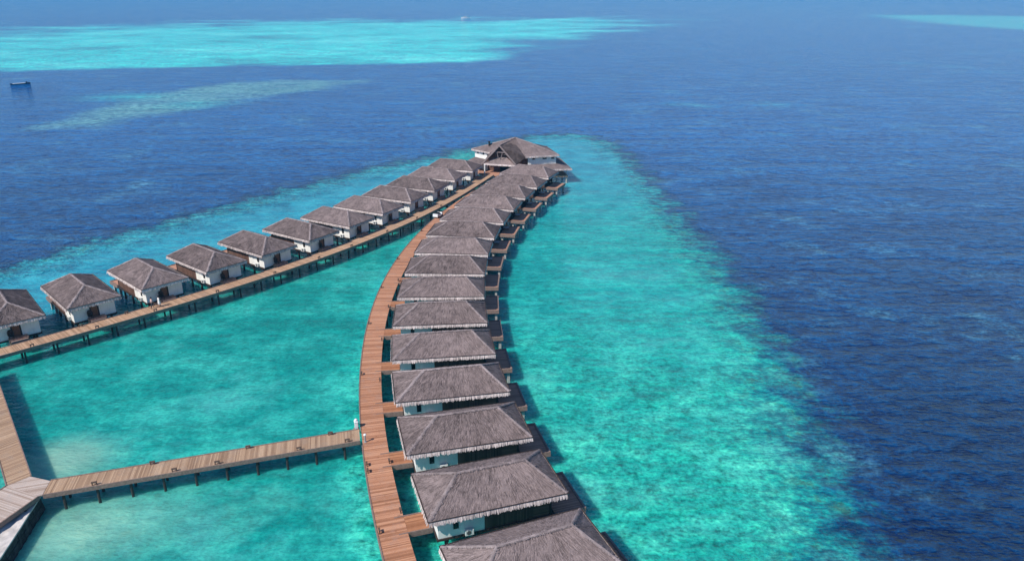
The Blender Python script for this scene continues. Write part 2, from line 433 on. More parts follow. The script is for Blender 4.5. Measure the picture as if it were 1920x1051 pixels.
def polyf(ks, pts, deg):
    px = np.polyfit(ks, [p[0] for p in pts], deg); py = np.polyfit(ks, [p[1] for p in pts], deg)
    return lambda k: (float(np.polyval(px, k)), float(np.polyval(py, k)))
RC = [(4.17,183.6),(1.16,173.97),(-2.1,164.5),(-5.1,154.6),(-7.23,145.1),(-8.94,135.51),(-10.1,125.88),(-10.56,116.22),(-10.51,106.3),
      (-10.03,96.54),(-8.84,86.89),(-7.15,77.0),(-5.0,67.44),(-2.1,57.9),(1.4,48.5)]
RA = [-22,-20.5,-17.3,-13.9,-10.5,-7.0,-4.0,-1.4,1.2,4.2,7.6,11.5,15.3,18.6,22]
rk = list(range(1, 16)); fR = polyf(rk, RC, 5); fRA = np.polyfit(rk, RA, 4)
LC = [(-14.75,190.6),(-18.31,180.7),(-21.84,171.45),(-25.55,162.09),(-29.92,152.6),(-34.48,144.1),(-39.53,135.87),(-45.14,127.68),(-51.31,120.08),(-57.75,112.25),(-64.49,105.1),(-71.5,98.5)]
LA = [163,160.5,158,155.3,152.3,149.3,146.5,143.8,141,138,134.5,131.3]
lk = list(range(1, 13)); fL = polyf(lk, LC, 5); fLA = np.polyfit(lk, LA, 3)
protoR = make_villa('R'); protoL = make_villa('L')
VR = {}; VL = {}
for k in rk:
    v = protoR if k == 1 else copy_tree(protoR)
    x, y = fR(k); v.location = (x, y, 0); v.rotation_euler.z = R(float(np.polyval(fRA, k)))
    extra = {1: 'its roof tucked against the pavilion', 15: 'nearest the viewer and cut by the bottom edge'}.get(k)
    lab = f'thatched white villa, {ORD[k]} from the pavilion in the right row'
    if extra: lab = f'thatched white villa {extra}, right row'
    tag(v, lab, 'villa', 'thatched villas along the right boardwalk'); set_roof(v, (k*3) % NV); VR[k] = v
for k in lk:
    v = protoL if k == 1 else copy_tree(protoL)
    x, y = fL(k); v.location = (x, y, 0); v.rotation_euler.z = R(float(np.polyval(fLA, k)))
    lab = f'thatched white villa, {ORD[k]} from the pavilion in the left row'
    if k == 12: lab = 'thatched white villa at the near end of the left row, cut by the picture edge'
    if k == 10: lab = 'thatched white villa behind the two people walking, left row'
    tag(v, lab, 'villa', 'thatched villas along the left boardwalk'); set_roof(v, (k*3+1) % NV); VL[k] = v
def in_villa(v, x, y, z=0.0):
    c, s = math.cos(v.rotation_euler.z), math.sin(v.rotation_euler.z)
    return (v.location.x+c*x-s*y, v.location.y+s*x+c*y, z)

# low tables on the sun decks of the far villas of the right row
tb = None
for k in range(2, 8):
    if tb is None:
        tb = empty('low_table')
        b = MB(); b.box(-.5, .5, -.5, .5, .36, .42); b.build('table_top', M['cushion'], tb, bev=.015)
        b = MB(); b.box(-.44, .44, -.44, .44, .28, .358); b.build('apron', M['dark_timber'], tb)
        for sx in (-1, 1):
            for sy in (-1, 1):
                b = MB(); b.box(sx*.42-.04, sx*.42+.04, sy*.42-.04, sy*.42+.04, 0, .28); b.build('leg', M['dark_timber'], tb)
        t = tb
    else: t = copy_tree(tb)
    t.location = in_villa(VR[k], 6.05, .9, DECK-.019); t.rotation_euler.z = VR[k].rotation_euler.z
    tag(t, f'pale topped low table on the sun deck of the {ORD[k]} villa from the pavilion', 'table', 'low tables on the sun decks')

# wicker chairs beside the doors of the left villas
ch = None
for k in range(5, 13):
    if ch is None:
        ch = empty('wicker_chair')
        b = MB(); b.box(-.3, .3, -.3, .3, .34, .42); b.build('seat', M['wicker'], ch, bev=.02)
        b = MB(); n = 10
        for i in range(n):   # round tub back
            a0 = R(100+160*i/n); a1 = R(100+160*(i+1)/n); h = lambda a: .72+.5*max(0, -math.cos(a))**1.0
            p = lambda a, r, z: (r*math.cos(a), r*math.sin(a), z)
            b.hexa([p(a0, .30, .42), p(a0, .37, .42), p(a1, .37, .42), p(a1, .30, .42)], [p(a0, .32, h(a0)), p(a0, .40, h(a0)), p(a1, .40, h(a1)), p(a1, .32, h(a1))])
        b.build('backrest', M['wicker'], ch)
        for sx in (-1, 1):
            for sy in (-1, 1):
                b = MB(); b.bar((sx*.25, sy*.25, .34), (sx*.28, sy*.28, 0), .05); b.build('leg', M['wicker'], ch)
        c = ch
    else: c = copy_tree(ch)
    c.location = in_villa(VL[k], -6.0, .78, DECK+.282); c.rotation_euler.z = VL[k].rotation_euler.z+R(180)
    tag(c, f'dark wicker tub chair on the porch of the {ORD[k]} left-row villa from the pavilion', 'chair', 'wicker chairs by the villa doors')

# ------------------------------------------------------------------ boardwalks
Lup = [(-65.13,94.0),(-62.38,96.76),(-58.65,101.13),(-56.87,103.19),(-54.22,105.9),(-51.37,108.91),(-49.06,111.5),(-46.59,114.4),(-42.69,119.5),(-35.84,129.5),(-27.9,141.9),(-22.52,151.9),(-16.8,165.65),(-11.6,179.23),(-6.61,194.69)]
pLu = np.polyfit([p[1] for p in Lup], [p[0] for p in Lup], 4)
Rl = [(-6.3,38.5),(-8.5,44.8),(-10.71,50.92),(-12.87,57.87),(-14.39,63.08),(-15.89,68.9),(-17.44,75.8),(-19.01,83.93),(-20.2,94),(-20.9,105.5),(-20.95,116.9),(-20.2,128.6),(-18.94,137.79),(-17.9,145.4),(-16.6,152),(-13.6,162),(-9.6,174),(-5.8,185)]
pRl = np.polyfit([p[1] for p in Rl], [p[0] for p in Rl], 5)
def side_offset(pts, w):
    out = []
    for i, p in enumerate(pts):
        a = Vector(pts[max(0, i-1)]); b = Vector(pts[min(len(pts)-1, i+1)]); d = (b-a).normalized()
        out.append((p[0]+d.y*w, p[1]-d.x*w))
    return out
WL = 2.5
ys = np.arange(83.0, 193.01, 1.0)
l_up = [(float(np.polyval(pLu, y)), float(y)) for y in ys]
l_lo = side_offset(l_up, WL)
ys2 = np.arange(36.0, 188.01, 1.0)
lo_y = [p[1] for p in l_lo]; lo_x = [p[0] for p in l_lo]
r_left = []
for y in ys2:
    x = float(np.polyval(pRl, y)); xl = float(np.interp(y, lo_y, lo_x))+.10 if y > 95 else -1e9
    r_left.append((max(x, xl), float(y)))
r_right = side_offset(r_left, 2.55)

def strip(name, A, B, m, parent=None, z=DECK, th=.12):
    """planked deck between left edge A and right edge B (walking direction), uv along/across in metres"""
    mb = MB(); uvs = []; s = 0
    vs = []; n = len(A)
    for i in range(n):
        vs += [(A[i][0], A[i][1], z), (B[i][0], B[i][1], z), (A[i][0], A[i][1], z-th), (B[i][0], B[i][1], z-th)]
    fs = []; uv = []
    for i in range(n-1):
        c0 = (Vector(A[i])+Vector(B[i]))/2; c1 = (Vector(A[i+1])+Vector(B[i+1]))/2; ds = (c1-c0).length
        w = (Vector(A[i])-Vector(B[i])).length
        k = 4*i
        for f, u in (((k, k+1, k+5, k+4), [(0, s), (w, s), (w, s+ds), (0, s+ds)]), ((k+2, k+6, k+7, k+3), [(0, s)]*4),
                     ((k, k+4, k+6, k+2), [(0, s), (0, s+ds), (0, s+ds), (0, s)]), ((k+1, k+3, k+7, k+5), [(0, s), (0, s), (0, s+ds), (0, s+ds)])):
            fs.append(f); uv += u
        s += ds
    fs.append((0, 2, 3, 1)); uv += [(0, 0)]*4; k = 4*(n-1); fs.append((k, k+1, k+3, k+2)); uv += [(0, s)]*4
    me = bpy.data.meshes.new(name); me.from_pydata(vs, [], fs)
    ul = me.uv_layers.new(name='along')
    for i, u in enumerate(uv): ul.data[i].uv = u
    me.materials.append(m); me.update()
    o = bpy.data.objects.new(name, me); col.objects.link(o)
    if parent: o.parent = parent
    return o
def edge_run(mb, pts, w, z0, z1, side):
    """thin board following a line, standing on its outer side (side=+1 right of travel)"""
    o = side_offset(pts, w*side)
    for i in range(len(pts)-1):
        a, b = (pts, o) if side < 0 else (o, pts)
        q = [b[i], a[i], a[i+1], b[i+1]]
        ar = sum(q[j][0]*q[(j+1) % 4][1]-q[(j+1) % 4][0]*q[j][1] for j in range(4))
        if ar < 0: q = q[::-1]
        mb.hexa([(x, y, z0) for x, y in q], [(x, y, z1) for x, y in q])
def resample(pts, step):
    out = []; acc = 0; nxt = step*.5
    for a, b in zip(pts[:-1], pts[1:]):
        a = Vector(a); b = Vector(b); l = (b-a).length
        while nxt <= acc+l:
            t = (nxt-acc)/l; out.append((a.lerp(b, t), (b-a).normalized())); nxt += step
        acc += l
    return out
def boardwalk(A, B, m, label, step=3.0, kerbA=True, kerbB=True, splitA=None, splitB=None, pile=M['pile_dark']):
    c0 = ((A[0][0]+B[0][0])/2, (A[0][1]+B[0][1])/2)
    e = empty('boardwalk', (c0[0], c0[1], 0)); e.matrix_basis = Matrix.Translation((c0[0], c0[1], 0))
    sh = lambda P: [(p[0]-c0[0], p[1]-c0[1]) for p in P]
    A2, B2 = sh(A), sh(B)
    dk = strip('deck', A2, B2, m, e)
    for P, s, on, sp in ((A2, -1, kerbA, splitA), (B2, 1, kerbB, splitB)):
        if not on: continue
        segs = [P] if sp is None else [P[a:b] for a, b in sp]
        for g in segs:
            if len(g) < 2: continue
            mb = MB(); edge_run(mb, g, .11, DECK-.40, DECK+.055, s); mb.build('edge_board', M['trim'], e)
    mb = MB()
    mid = [((a[0]+b[0])/2, (a[1]+b[1])/2) for a, b in zip(A2, B2)]
    half = [(Vector(a)-Vector(b)).length/2 for a, b in zip(A2, B2)]
    for k, (c, d) in enumerate(resample(mid, step)):
        nrm = Vector((d.y, -d.x)); hw = half[0]-.22
        p, q = c-nrm*hw, c+nrm*hw
        mb.bar((p.x, p.y, DECK-.26), (q.x, q.y, DECK-.26), .18, .26)
        for w in (p, q):
            b = MB(); b.cyl(w.x, w.y, -1.2, DECK-.38, .14, .13, 8); b.build('stilt', pile, e)
    mb.build('cross_beams', M['dark_timber'], e)
    tag(e, label, 'boardwalk')
    return e
# kerb gap on the right boardwalk's lagoon side where the crossing arrives
iy = lambda y: int(round(y-36.0))
boardwalk(l_up, l_lo, M['plank_tan'], 'long tan boardwalk serving the left row of villas', 3.9)
boardwalk(r_left, r_right, M['plank_red'], 'curving red brown boardwalk serving the right row of villas', 3.9,
          splitA=[(0, iy(68.6)), (iy(71.2), iy(160))], kerbB=False)
# crossing
cx0, cx1 = Vector((-44.43, 59.72)), Vector((-16.12, 68.92))
u0, u1 = Vector((-44.96, 61.94)), Vector((-16.62, 71.12))
nX = 24
boardwalk([tuple(u0.lerp(u1, i/nX)) for i in range(nX+1)], [tuple(cx0.lerp(cx1, i/nX)) for i in range(nX+1)], M['plank_grey'],
          'straight grey brown boardwalk crossing the lagoon between the two curved ones', 2.95)
# link running to the upper left
a0, a1 = Vector((-47.36, 62.66)), Vector((-66.6, 86.7)); b0 = Vector((-48.72, 61.13)); dV = (a1-a0)
boardwalk([tuple(b0+dV*(i/20)) for i in range(21)], [tuple(a0+dV*(i/20)) for i in range(21)], M['plank_grey'],
          'brown boardwalk at the left picture edge leading up from the junction', 3.0)
# landing and path to the shore
jn = [(-48.70, 61.09), (-47.36, 62.62), (-44.98, 61.90), (-44.47, 59.68), (-44.76, 59.50)]
sd_ = Vector((-.29, -.957))
pl, pr = [(-48.70, 61.09)], [(-44.76, 59.50)]
for i in range(1, 17): pl.append(tuple(Vector(pl[0])+sd_*i)); pr.append(tuple(Vector(pr[0])+sd_*i))
e = boardwalk(pr, pl, M['plank_pale'], 'bleached boardwalk landing in the lower left corner beside the sea wall', 3.2)
o = MB(); o.prism([(x-e.location.x, y-e.location.y) for x, y in jn], DECK-.12, DECK-.004)
jo = o.build('junction_deck', M['plank_pale'], e)
ul = jo.data.uv_layers.new(name='along')
for lp in jo.data.loops:
    co = jo.data.vertices[lp.vertex_index].co; ul.data[lp.index].uv = (co.x*.8+co.y*.6, -co.x*.3+co.y*.95)

# sea wall with sandy fill under the landing
sw = empty('sea_wall', (-45.4, 60.3, 0)); ox, oy = -45.4, 60.3
edge = [(-45.25, 60.35), (-44.85, 58.0), (-44.4, 55.6), (-44.0, 53.2), (-43.6, 50.8), (-43.1, 47.6), (-42.6, 44)]
mb = MB(); rr = random.Random(3)
cols_ = 14
k = 0
for i, (x, y) in enumerate(edge):
    for j in range(cols_+1):
        t = j/cols_; xx = x-.12-t*(2.0+i*1.6); yy = y-t*.5
        mb.v.append((xx-ox, yy-oy, 1.38+(rr.uniform(-.10, .16) if 0 < j < cols_ else 0)))
for i in range(len(edge)-1):
    for j in range(cols_):
        a = i*(cols_+1)+j; mb.f.append((a, a+cols_+1, a+cols_+2, a+1)[::-1]); mb.tone.append(.5); mb.m.append(0)
mb.build('sand_fill', M['sand'], sw, smooth=True)
mb = MB()
for (x0, y0), (x1, y1) in zip(edge[:-1], edge[1:]):
    n = 5
    for i in range(n):
        for j in range(3):
            pa = Vector((x0, y0)).lerp(Vector((x1, y1)), i/n); pb = Vector((x0, y0)).lerp(Vector((x1, y1)), (i+1)/n)
            z0 = -.6+j*.64; z1 = z0+.62; q = .35-.13*j; q2 = q+rr.uniform(-.03, .06); tp = rr.uniform(-.02, .03)
            mb.hexa([(pa.x-.3-ox, pa.y-oy, z0), (pa.x+q2-ox, pa.y-oy, z0), (pb.x+q2-ox, pb.y-oy, z0), (pb.x-.3-ox, pb.y-oy, z0)],
                    [(pa.x-.3-ox, pa.y-oy, z1), (pa.x+q2-.07-ox, pa.y-oy, z1), (pb.x+q2-.07-ox, pb.y-oy, z1), (pb.x-.3-ox, pb.y-oy, z1)], rr.random())
mb.build('stone_face', M['stone'], sw)
mb = MB()
for (x0, y0), (x1, y1) in zip(edge[:-1], edge[1:]):
    mb.hexa([(x0-.22-ox, y0-oy, 1.325), (x0+.1-ox, y0-oy, 1.325), (x1+.1-ox, y1-oy, 1.325), (x1-.22-ox, y1-oy, 1.325)][::-1],
            [(x0-.22-ox, y0-oy, 1.47), (x0+.1-ox, y0-oy, 1.47), (x1+.1-ox, y1-oy, 1.47), (x1-.22-ox, y1-oy, 1.47)][::-1])
mb.build('coping', M['sand'], sw)
tag(sw, 'stone sea wall with white sandy top beside the landing, lower left corner', 'sea wall')

# ------------------------------------------------------------------ low deck lights
lights = {
 'LL': [(-64.3,91.6),(-58.9,97.8),(-53.4,103.9),(-46.9,111.4),(-40.1,119.6),(-34.6,127.4),(-30.2,134.2),(-25.0,143.2),(-20.4,152.6),(-16.1,162.0)],
 'LU': [(-61.4,98.2),(-57.2,102.9),(-54.3,106.1)],
 'RL': [(-15.0,64.3),(-14.65,63.2),(-12.1,54.2),(-19.1,83.6),(-20.6,99.0),(-20.9,113),(-20.4,126.8),(-18.1,143.5)],
 'RR': [(-16.2,82.0),(-12.55,64.9),(-10.1,57.2),(-17.7,93.5),(-18.4,105),(-18.5,116)],
 'XU': [(-36.3,64.95),(-19.6,70.35),(-27.6,67.76)],
 'XL': [(-22.0,66.8),(-33.4,63.1),(-40.2,60.9),(-17.3,68.35),(-29.6,64.35)],
}
names = {'LL': 'lagoon edge of the left boardwalk', 'LU': 'villa side of the left boardwalk', 'RL': 'lagoon edge of the curving boardwalk',
         'RR': 'villa side of the curving boardwalk', 'XU': 'far edge of the crossing boardwalk', 'XL': 'near edge of the crossing boardwalk'}
lt = None
def near_dir(p, A):
    d = [((Vector(a)-Vector(p)).length, i) for i, a in enumerate(A)]; i = min(d)[1]; i = min(max(i, 1), len(A)-2)
    v = Vector(A[i+1])-Vector(A[i-1]); return math.atan2(v.y, v.x), A[i]
for key, P in lights.items():
    P = sorted(P, key=lambda p: -p[1])
    for n, p in enumerate(P):
        if lt is None:
            lt = empty('deck_light')
            for s in (-1, 1):
                b = MB(); b.box(s*.19-.04, s*.19+.04, -.05, .05, 0, .30); b.build('post', M['lamp_wood'], lt)
            b = MB(); b.box(-.26, .26, -.09, .09, .301, .38); b.build('hood', M['lamp_wood'], lt, bev=.015)
            b = MB(); b.box(-.14, .14, -.03, .03, .23, .30); b.build('diffuser', M['metal'], lt)
            t = lt
        else: t = copy_tree(lt)
        if key in 'LL LU': A = l_lo if key == 'LL' else l_up
        elif key in 'RL RR': A = r_left if key == 'RL' else r_right
        else:
            A = [tuple((u0 if key == 'XU' else cx0).lerp(u1 if key == 'XU' else cx1, i/60)) for i in range(61)]
        # snap onto the boardwalk edge, a little inside
        i = min(range(len(A)), key=lambda i: (Vector(A[i])-Vector(p)).length); i = min(max(i, 1), len(A)-2)
        d = (Vector(A[i+1])-Vector(A[i-1])).normalized(); t_ = (Vector(p)-Vector(A[i])).dot(d); q = Vector(A[i])+d*t_
        inn = Vector((d.y, -d.x))*(.16 if key in ('LU', 'RL', 'XU') else -.16)
        q = q+inn
        t.location = (q.x, q.y, DECK+.001); t.rotation_euler.z = math.atan2(d.y, d.x)
        tag(t, f'low timber deck light, {ORD[n+1]} counted from the far end, {names[key]}', 'deck light', 'low lights along the boardwalks')

# lamp bollard and white cabinet at the crossing
lp = empty('lamp_post', (-15.50, 68.67, DECK+.001))
b = MB(); b.lathe(0, 0, [(.16, 0), (.16, .05), (.09, .07), (.085, .78), (.11, .80)], 12); b.build('post', M['metal'], lp, smooth=False)
b = MB(); b.lathe(0, 0, [(.12, .801), (.15, .83), (.16, .90), (.12, .97), (.03, 1.0)], 14); b.build('lamp_head', M['white_paint'], lp, smooth=True)
tag(lp, 'short lamp post with white cap where the crossing meets the curving boardwalk', 'lamp post')
cb = empty('utility_cabinet', (-17.0, 71.55, DECK-.25), R(106))
b = MB(); b.box(-.24, .24, -.18, .18, 0, 1.0); b.build('cabinet_body', M['white_paint'], cb, bev=.03)
b = MB(); b.box(-.28, .28, -.22, .22, 1.002, 1.05); b.build('cabinet_top', M['white_paint'], cb, bev=.02)
b = MB(); b.lathe(0, 0, [(.15, 1.051), (.17, 1.2), (.14, 1.28), (.04, 1.32)], 14); b.build('vent_cap', M['white_paint'], cb, smooth=True)
d = MB(); d.box(-.20, .20, -.20, -.182, .10, .92); dd_ = d.build('door', M['ac'], cb)
h = MB(); h.box(.13, .16, -.225, -.201, .48, .6); h.build('handle', M['black'], dd_)
b = MB(); b.box(-.4, .4, -.32, .32, -.12, -.002); b.build('base_slab', M['trim'], cb)
for sx in (-1, 1):
    b = MB(); b.cyl(sx*.25, sx*.15, -3, -.12, .07, n=8); b.build('stilt', M['pile_dark'], cb)
tag(cb, 'slim white cabinet at the corner of the crossing and curving boardwalks', 'cabinet')

# white buggy on the curving boardwalk
bg = empty('golf_buggy', (-15.55, 153.6, DECK+.001), R(67))
b = MB()
b.hexa([(-1.25, -.58, .28), (1.3, -.58, .28), (1.3, .58, .28), (-1.25, .58, .28)], [(-1.25, -.6, .62), (1.0, -.6, .62), (1.0, .6, .62), (-1.25, .6, .62)])
b.hexa([(.75, -.56, .621), (1.3, -.52, .45), (1.3, .52, .45), (.75, .56, .621)], [(.75, -.54, .95), (1.05, -.46, .8), (1.05, .46, .8), (.75, .54, .95)])
b.box(-1.25, -.75, -.58, .58, .621, .86)
b.build('body', M['white_paint'], bg, bev=.04)
for x in (-.55, .15):
    b = MB(); b.box(x-.2, x+.25, -.5, .5, .622, .78); b.box(x-.28, x-.2, -.5, .5, .62, 1.12); b.build('seat', M['black'], bg, bev=.03)
for x in (-.85, .85):
    for s in (-1, 1):
        b = MB(); b.lathe(0, 0, [(.12, -.08), (.24, -.08), (.26, -.04), (.26, .04), (.24, .08), (.12, .08)], 16)
        b.v = [(x+px, s*.56+pz, .26+py) for px, py, pz in b.v]; w = b.build('wheel', M['black'], bg)
        b = MB(); b.cyl(0, 0, -.085, .085, .115, n=12); b.v = [(x+px, s*.56+pz, .26+py) for px, py, pz in b.v]; b.build('rim', M['metal'], w)
b = MB(); b.bar((.75, .2, .9), (.52, .2, 1.08), .04)
n = 12
for i in range(n):
    a0, a1 = 2*math.pi*i/n, 2*math.pi*(i+1)/n
    P = lambda a: (.52+.07*math.cos(a), .2+.16*math.sin(a), 1.08+.14*math.cos(a))
    b.bar(P(a0), P(a1), .03)
b.build('steering_wheel', M['black'], bg)
b = MB()
b.hexa([(-1.3, -.62, 1.90), (.9, -.62, 1.90), (.9, .62, 1.90), (-1.3, .62, 1.90)], [(-1.2, -.55, 1.97), (.8, -.55, 1.97), (.8, .55, 1.97), (-1.2, .55, 1.97)])
tag(bg, 'small open white buggy with dark seats on the curving boardwalk', 'buggy')

# ------------------------------------------------------------------ people
def skin_mesh(name, joints, bones, m, parent, root=0, sub=2):
    me = bpy.data.meshes.new(name); me.from_pydata([j[0] for j in joints], bones, []); me.materials.append(m)
    o = bpy.data.objects.new(name, me); col.objects.link(o); o.parent = parent
    md = o.modifiers.new('Skin', 'SKIN'); md.use_smooth_shade = True
    sk = me.skin_vertices[0].data
    for i, j in enumerate(joints): sk[i].radius = (j[1], j[2] if len(j) > 2 else j[1]); sk[i].use_root = (i == root)
    sb = o.modifiers.new('Sub', 'SUBSURF'); sb.levels = sub; sb.render_levels = sub
    return o
def person(loc, rz, label, style):
    p = empty('person', loc, rz, label, 'person', 'people walking on the left boardwalk')
    st = .16   # stride
    J = [((0, 0, .95), .13, .11), ((0, 0, 1.12), .125, .10), ((.01, 0, 1.32), .15, .11), ((.01, 0, 1.43), .085, .08), ((.015, 0, 1.52), .05, .05),
         ((.03, 0, 1.60), .085, .09), ((.03, 0, 1.70), .07, .085), ((.115, 0, 1.605), .014, .016)]
    B = [(0, 1), (1, 2), (2, 3), (3, 4), (4, 5), (5, 6), (5, 7)]
    for s in (-1, 1):
        f = st*s; k = len(J)
        J += [((f*.15, s*.09, .86), .095, .085), ((f*.9+.03, s*.095, .48), .062), ((f*1.3-.02, s*.10, .10), .042), ((f*1.3+.04, s*.10, .045), .042, .036), ((f*1.3+.16, s*.11, .03), .032, .024)]
        B += [(0, k), (k, k+1), (k+1, k+2), (k+2, k+3), (k+3, k+4)]
        g = -st*s; k = len(J)
        J += [((0, s*.17, 1.40), .062), ((g*.4-.02, s*.225, 1.13), .044), ((g*1.1+.06, s*.235, .90), .033), ((g*1.2+.08, s*.235, .82), .018, .036)]
        B += [(3, k), (k, k+1), (k+1, k+2), (k+2, k+3)]
        h = k+3
        for n in range(4):
            k = len(J); yo = (n-1.5)*.02; ln = (.075, .085, .08, .062)[n]
            bx, bz = g*1.2+.08, .79
            J += [((bx+yo*1.0, s*.236, bz-.02), .0095), ((bx+yo*1.2+.005, s*.232, bz-.02-ln*.5), .009), ((bx+yo*1.2+.016, s*.222, bz-.02-ln), .008)]
            B += [(h, k), (k, k+1), (k+1, k+2)]
        k = len(J); J += [((g*1.2+.125, s*.225, .80), .010), ((g*1.2+.14, s*.218, .755), .009)]; B += [(h, k), (k, k+1)]
    skin_mesh('body', J, B, M['skin'], p)
    # hair
    b = MB(); b.lathe(0, 0, [(.03, 1.50 if style == 'dress' else 1.56), (.095, 1.56), (.115, 1.64), (.108, 1.72), (.07, 1.775), (.02, 1.79)], 14)
    b.v = [(x*1.0+.005, y*.92, z) for x, y, z in b.v]; b.build('hair', M['hair'], p, smooth=True)
    if style == 'dress':
        b = MB(); b.lathe(0, 0, [(.27, .42), (.25, .60), (.21, .86), (.165, 1.08), (.19, 1.30), (.175, 1.40), (.09, 1.46)], 16)
        b.v = [(x*.8, y*1.0, z) for x, y, z in b.v]; b.build('dress', M['white_cloth'], p, smooth=True)
        for s in (-1, 1):
            skin_mesh('sleeve', [((0, s*.16, 1.39), .078), ((.06*s, s*.225, 1.15), .06)], [(0, 1)], M['white_cloth'], p, sub=1)
    else:
        b = MB(); b.lathe(0, 0, [(.185, .90), (.175, 1.08), (.195, 1.30), (.18, 1.40), (.08, 1.465)], 16)
        b.v = [(x*.78, y*1.0, z) for x, y, z in b.v]; b.build('shirt', M['pink_cloth'], p, smooth=True)
        for s in (-1, 1):
            skin_mesh('sleeve', [((0, s*.16, 1.39), .078), ((.06*s, s*.222, 1.17), .06)], [(0, 1)], M['pink_cloth'], p, sub=1)
            f = st*s
            skin_mesh('trouser_leg', [((0, s*.06, .93), .13, .12), ((f*.15, s*.09, .84), .115, .105), ((f*.9+.03, s*.095, .48), .085), ((f*1.3-.02, s*.10, .10), .068)],
                      [(0, 1), (1, 2), (2, 3)], M['dark_cloth'], p, sub=1)
    return p
person((-54.0, 104.75, DECK), R(50), 'person in a pale pink top and dark trousers walking beside one in white', 'trousers')
person((-53.15, 105.30, DECK), R(50), 'person in loose white clothes with dark hair walking on the boardwalk', 'dress')

# ------------------------------------------------------------------ pavilion at the end
pv = empty('pavilion', (1.0, 198.5, 0), 0, 'large thatched pavilion with a gabled entrance where both boardwalks end', 'pavilion')
PX, PY = 1.0, 198.5
S = lambda p: (p[0]-PX, p[1]-PY, p[2])
rp = random.Random(55)
A = (12.2, 193.6, 7.0); Bq = (9.5, 204.5, 7.0); Cq = (-5.5, 209.5, 7.0); Dq = (-10.8, 201.6, 7.0); Eq = (-5.75, 196.65, 7.0); Fq = (3.5, 191.4, 7.0)
P0 = (.85, 199.3, 10.45); P1 = (5.6, 197.5, 9.1)
mb = MB(); fr = MB(); cp = MB()
def quad(a, b, c, d, n=300):
    q = tuple(S(x) for x in (a, b, c, d)); slope(mb, *q, rp, .6, .05); strands(mb, q, n, rp, .6, 1.1)
quad(Fq, A, P1, P0, 900); quad(A, Bq, P1, P1, 400); quad(Bq, Cq, P0, P1, 700); quad(Cq, Dq, P0, P0, 500); quad(Dq, Eq, P0, P0, 400)
mb.face([S((x, y, 6.86)) for x, y, _ in (Fq, Eq, Dq, Cq, Bq, A)], .05)
for a, b in ((Fq, A), (A, Bq), (Bq, Cq), (Cq, Dq), (Dq, Eq)):
    d = Vector(S(b))-Vector(S(a)); fringe(fr, S(a), S(b), (d.y, -d.x, 0), rp, .42, .11)
    z = -.14; mb.face([tuple(Vector(S(a))+Vector((0, 0, z))), tuple(Vector(S(b))+Vector((0, 0, z))), S(b), S(a)], .1)
lift = lambda p: (p[0], p[1], p[2]+.04)
for a, b in ((A, P1), (P1, P0), (Bq, P1), (Cq, P0), (Dq, P0)): roll(cp, S(lift(a)), S(lift(b)), .2, .1, rp)
rf = mb.build('roof', M['thatch'], pv); fr.build('eave_fringe', M['fringe'], rf); cp.build('ridge_cap', M['cap'], rf)
# gable over the entrance
G = (-3.25, 194.0, 9.45); GL = (-7.5, 195.05, 4.75); GR = (.98, 192.75, 4.75)
mb = MB(); fr = MB(); cp = MB()
th = Vector((0, 0, -.22))
for q, n in (((GR, Fq, P0, G), 1100), ((Eq, GL, G, P0), 900)):
    q = tuple(S(lift(x)) for x in q); slope(mb, *q, rp, .6, .04); strands(mb, q, n, rp, .6, 1.1)
    mb.face([tuple(Vector(x)+th) for x in reversed(q)], .05)
    mb.face([tuple(Vector(q[0])+th), tuple(Vector(q[1])+th), q[1], q[0]], .4)
gf = mb.build('gable_roof', M['thatch'], pv)
mb = MB()
for f_ in (GL, GR):
    off = Vector((-.25, -.97, 0))*.12
    mb.bar(Vector(S(G))+off+Vector((0, 0, -.05)), Vector(S(f_))+off+Vector((0, 0, -.05)), .12, .36)
mb.build('barge_board', M['cap'], gf)
roll(cp, S((G[0], G[1], G[2]+.06)), S((P0[0], P0[1], P0[2]+.06)), .22, .1, rp); cp.build('ridge_cap', M['cap'], gf)
# recessed gable wall and truss
inn = Vector((.25, .97, 0))
mb = MB(); q = [Vector(S(GL))+inn*1.6, Vector(S(GR))+inn*1.6, Vector(S(G))+inn*1.6+Vector((0, 0, -.4))]
mb.face(q); mb.face([x+inn*.1 for x in reversed(q)]); mb.build('gable_wall', M['brown_wall'], pv)
mb = MB(); gl, gr, gg = Vector(S(GL)), Vector(S(GR)), Vector(S(G))
w = inn*.35
c0, c1 = gg.lerp(gl, .40)+w, gg.lerp(gr, .40)+w
mb.bar(c0, c1, .16, .2); m0 = (gl+gr)/2+w+Vector((0, 0, 1.0))
mb.bar(c0.lerp(c1, .3), m0+Vector((-.3, 0, 0)), .13); mb.bar(c0.lerp(c1, .7), m0+Vector((.3, 0, 0)), .13)
mb.build('truss', M['cap'], pv)
# skirt roof under the gable
mb = MB(); fr = MB()
k0, k1 = Vector(S((-7.3, 194.7, 4.55))), Vector(S((.85, 192.35, 4.55))); k2, k3 = Vector(S((-1.35, 194.9, 6.05))), Vector(S((-4.15, 195.7, 6.05)))
slope(mb, k0, k1, k2, k3, rp, .5, .03); strands(mb, (k0, k1, k2, k3), 500, rp)
mb.face([k0+th*.7, k3+th*.7, k2+th*.7, k1+th*.7], .05); mb.face([k0+th*.7, k1+th*.7, k1, k0], .3)
d = k1-k0; fringe(fr, k0, k1, (d.y, -d.x, 0), rp, .4, .1)
so = mb.build('porch_roof', M['thatch'], pv); fr.build('eave_fringe', M['fringe'], so)
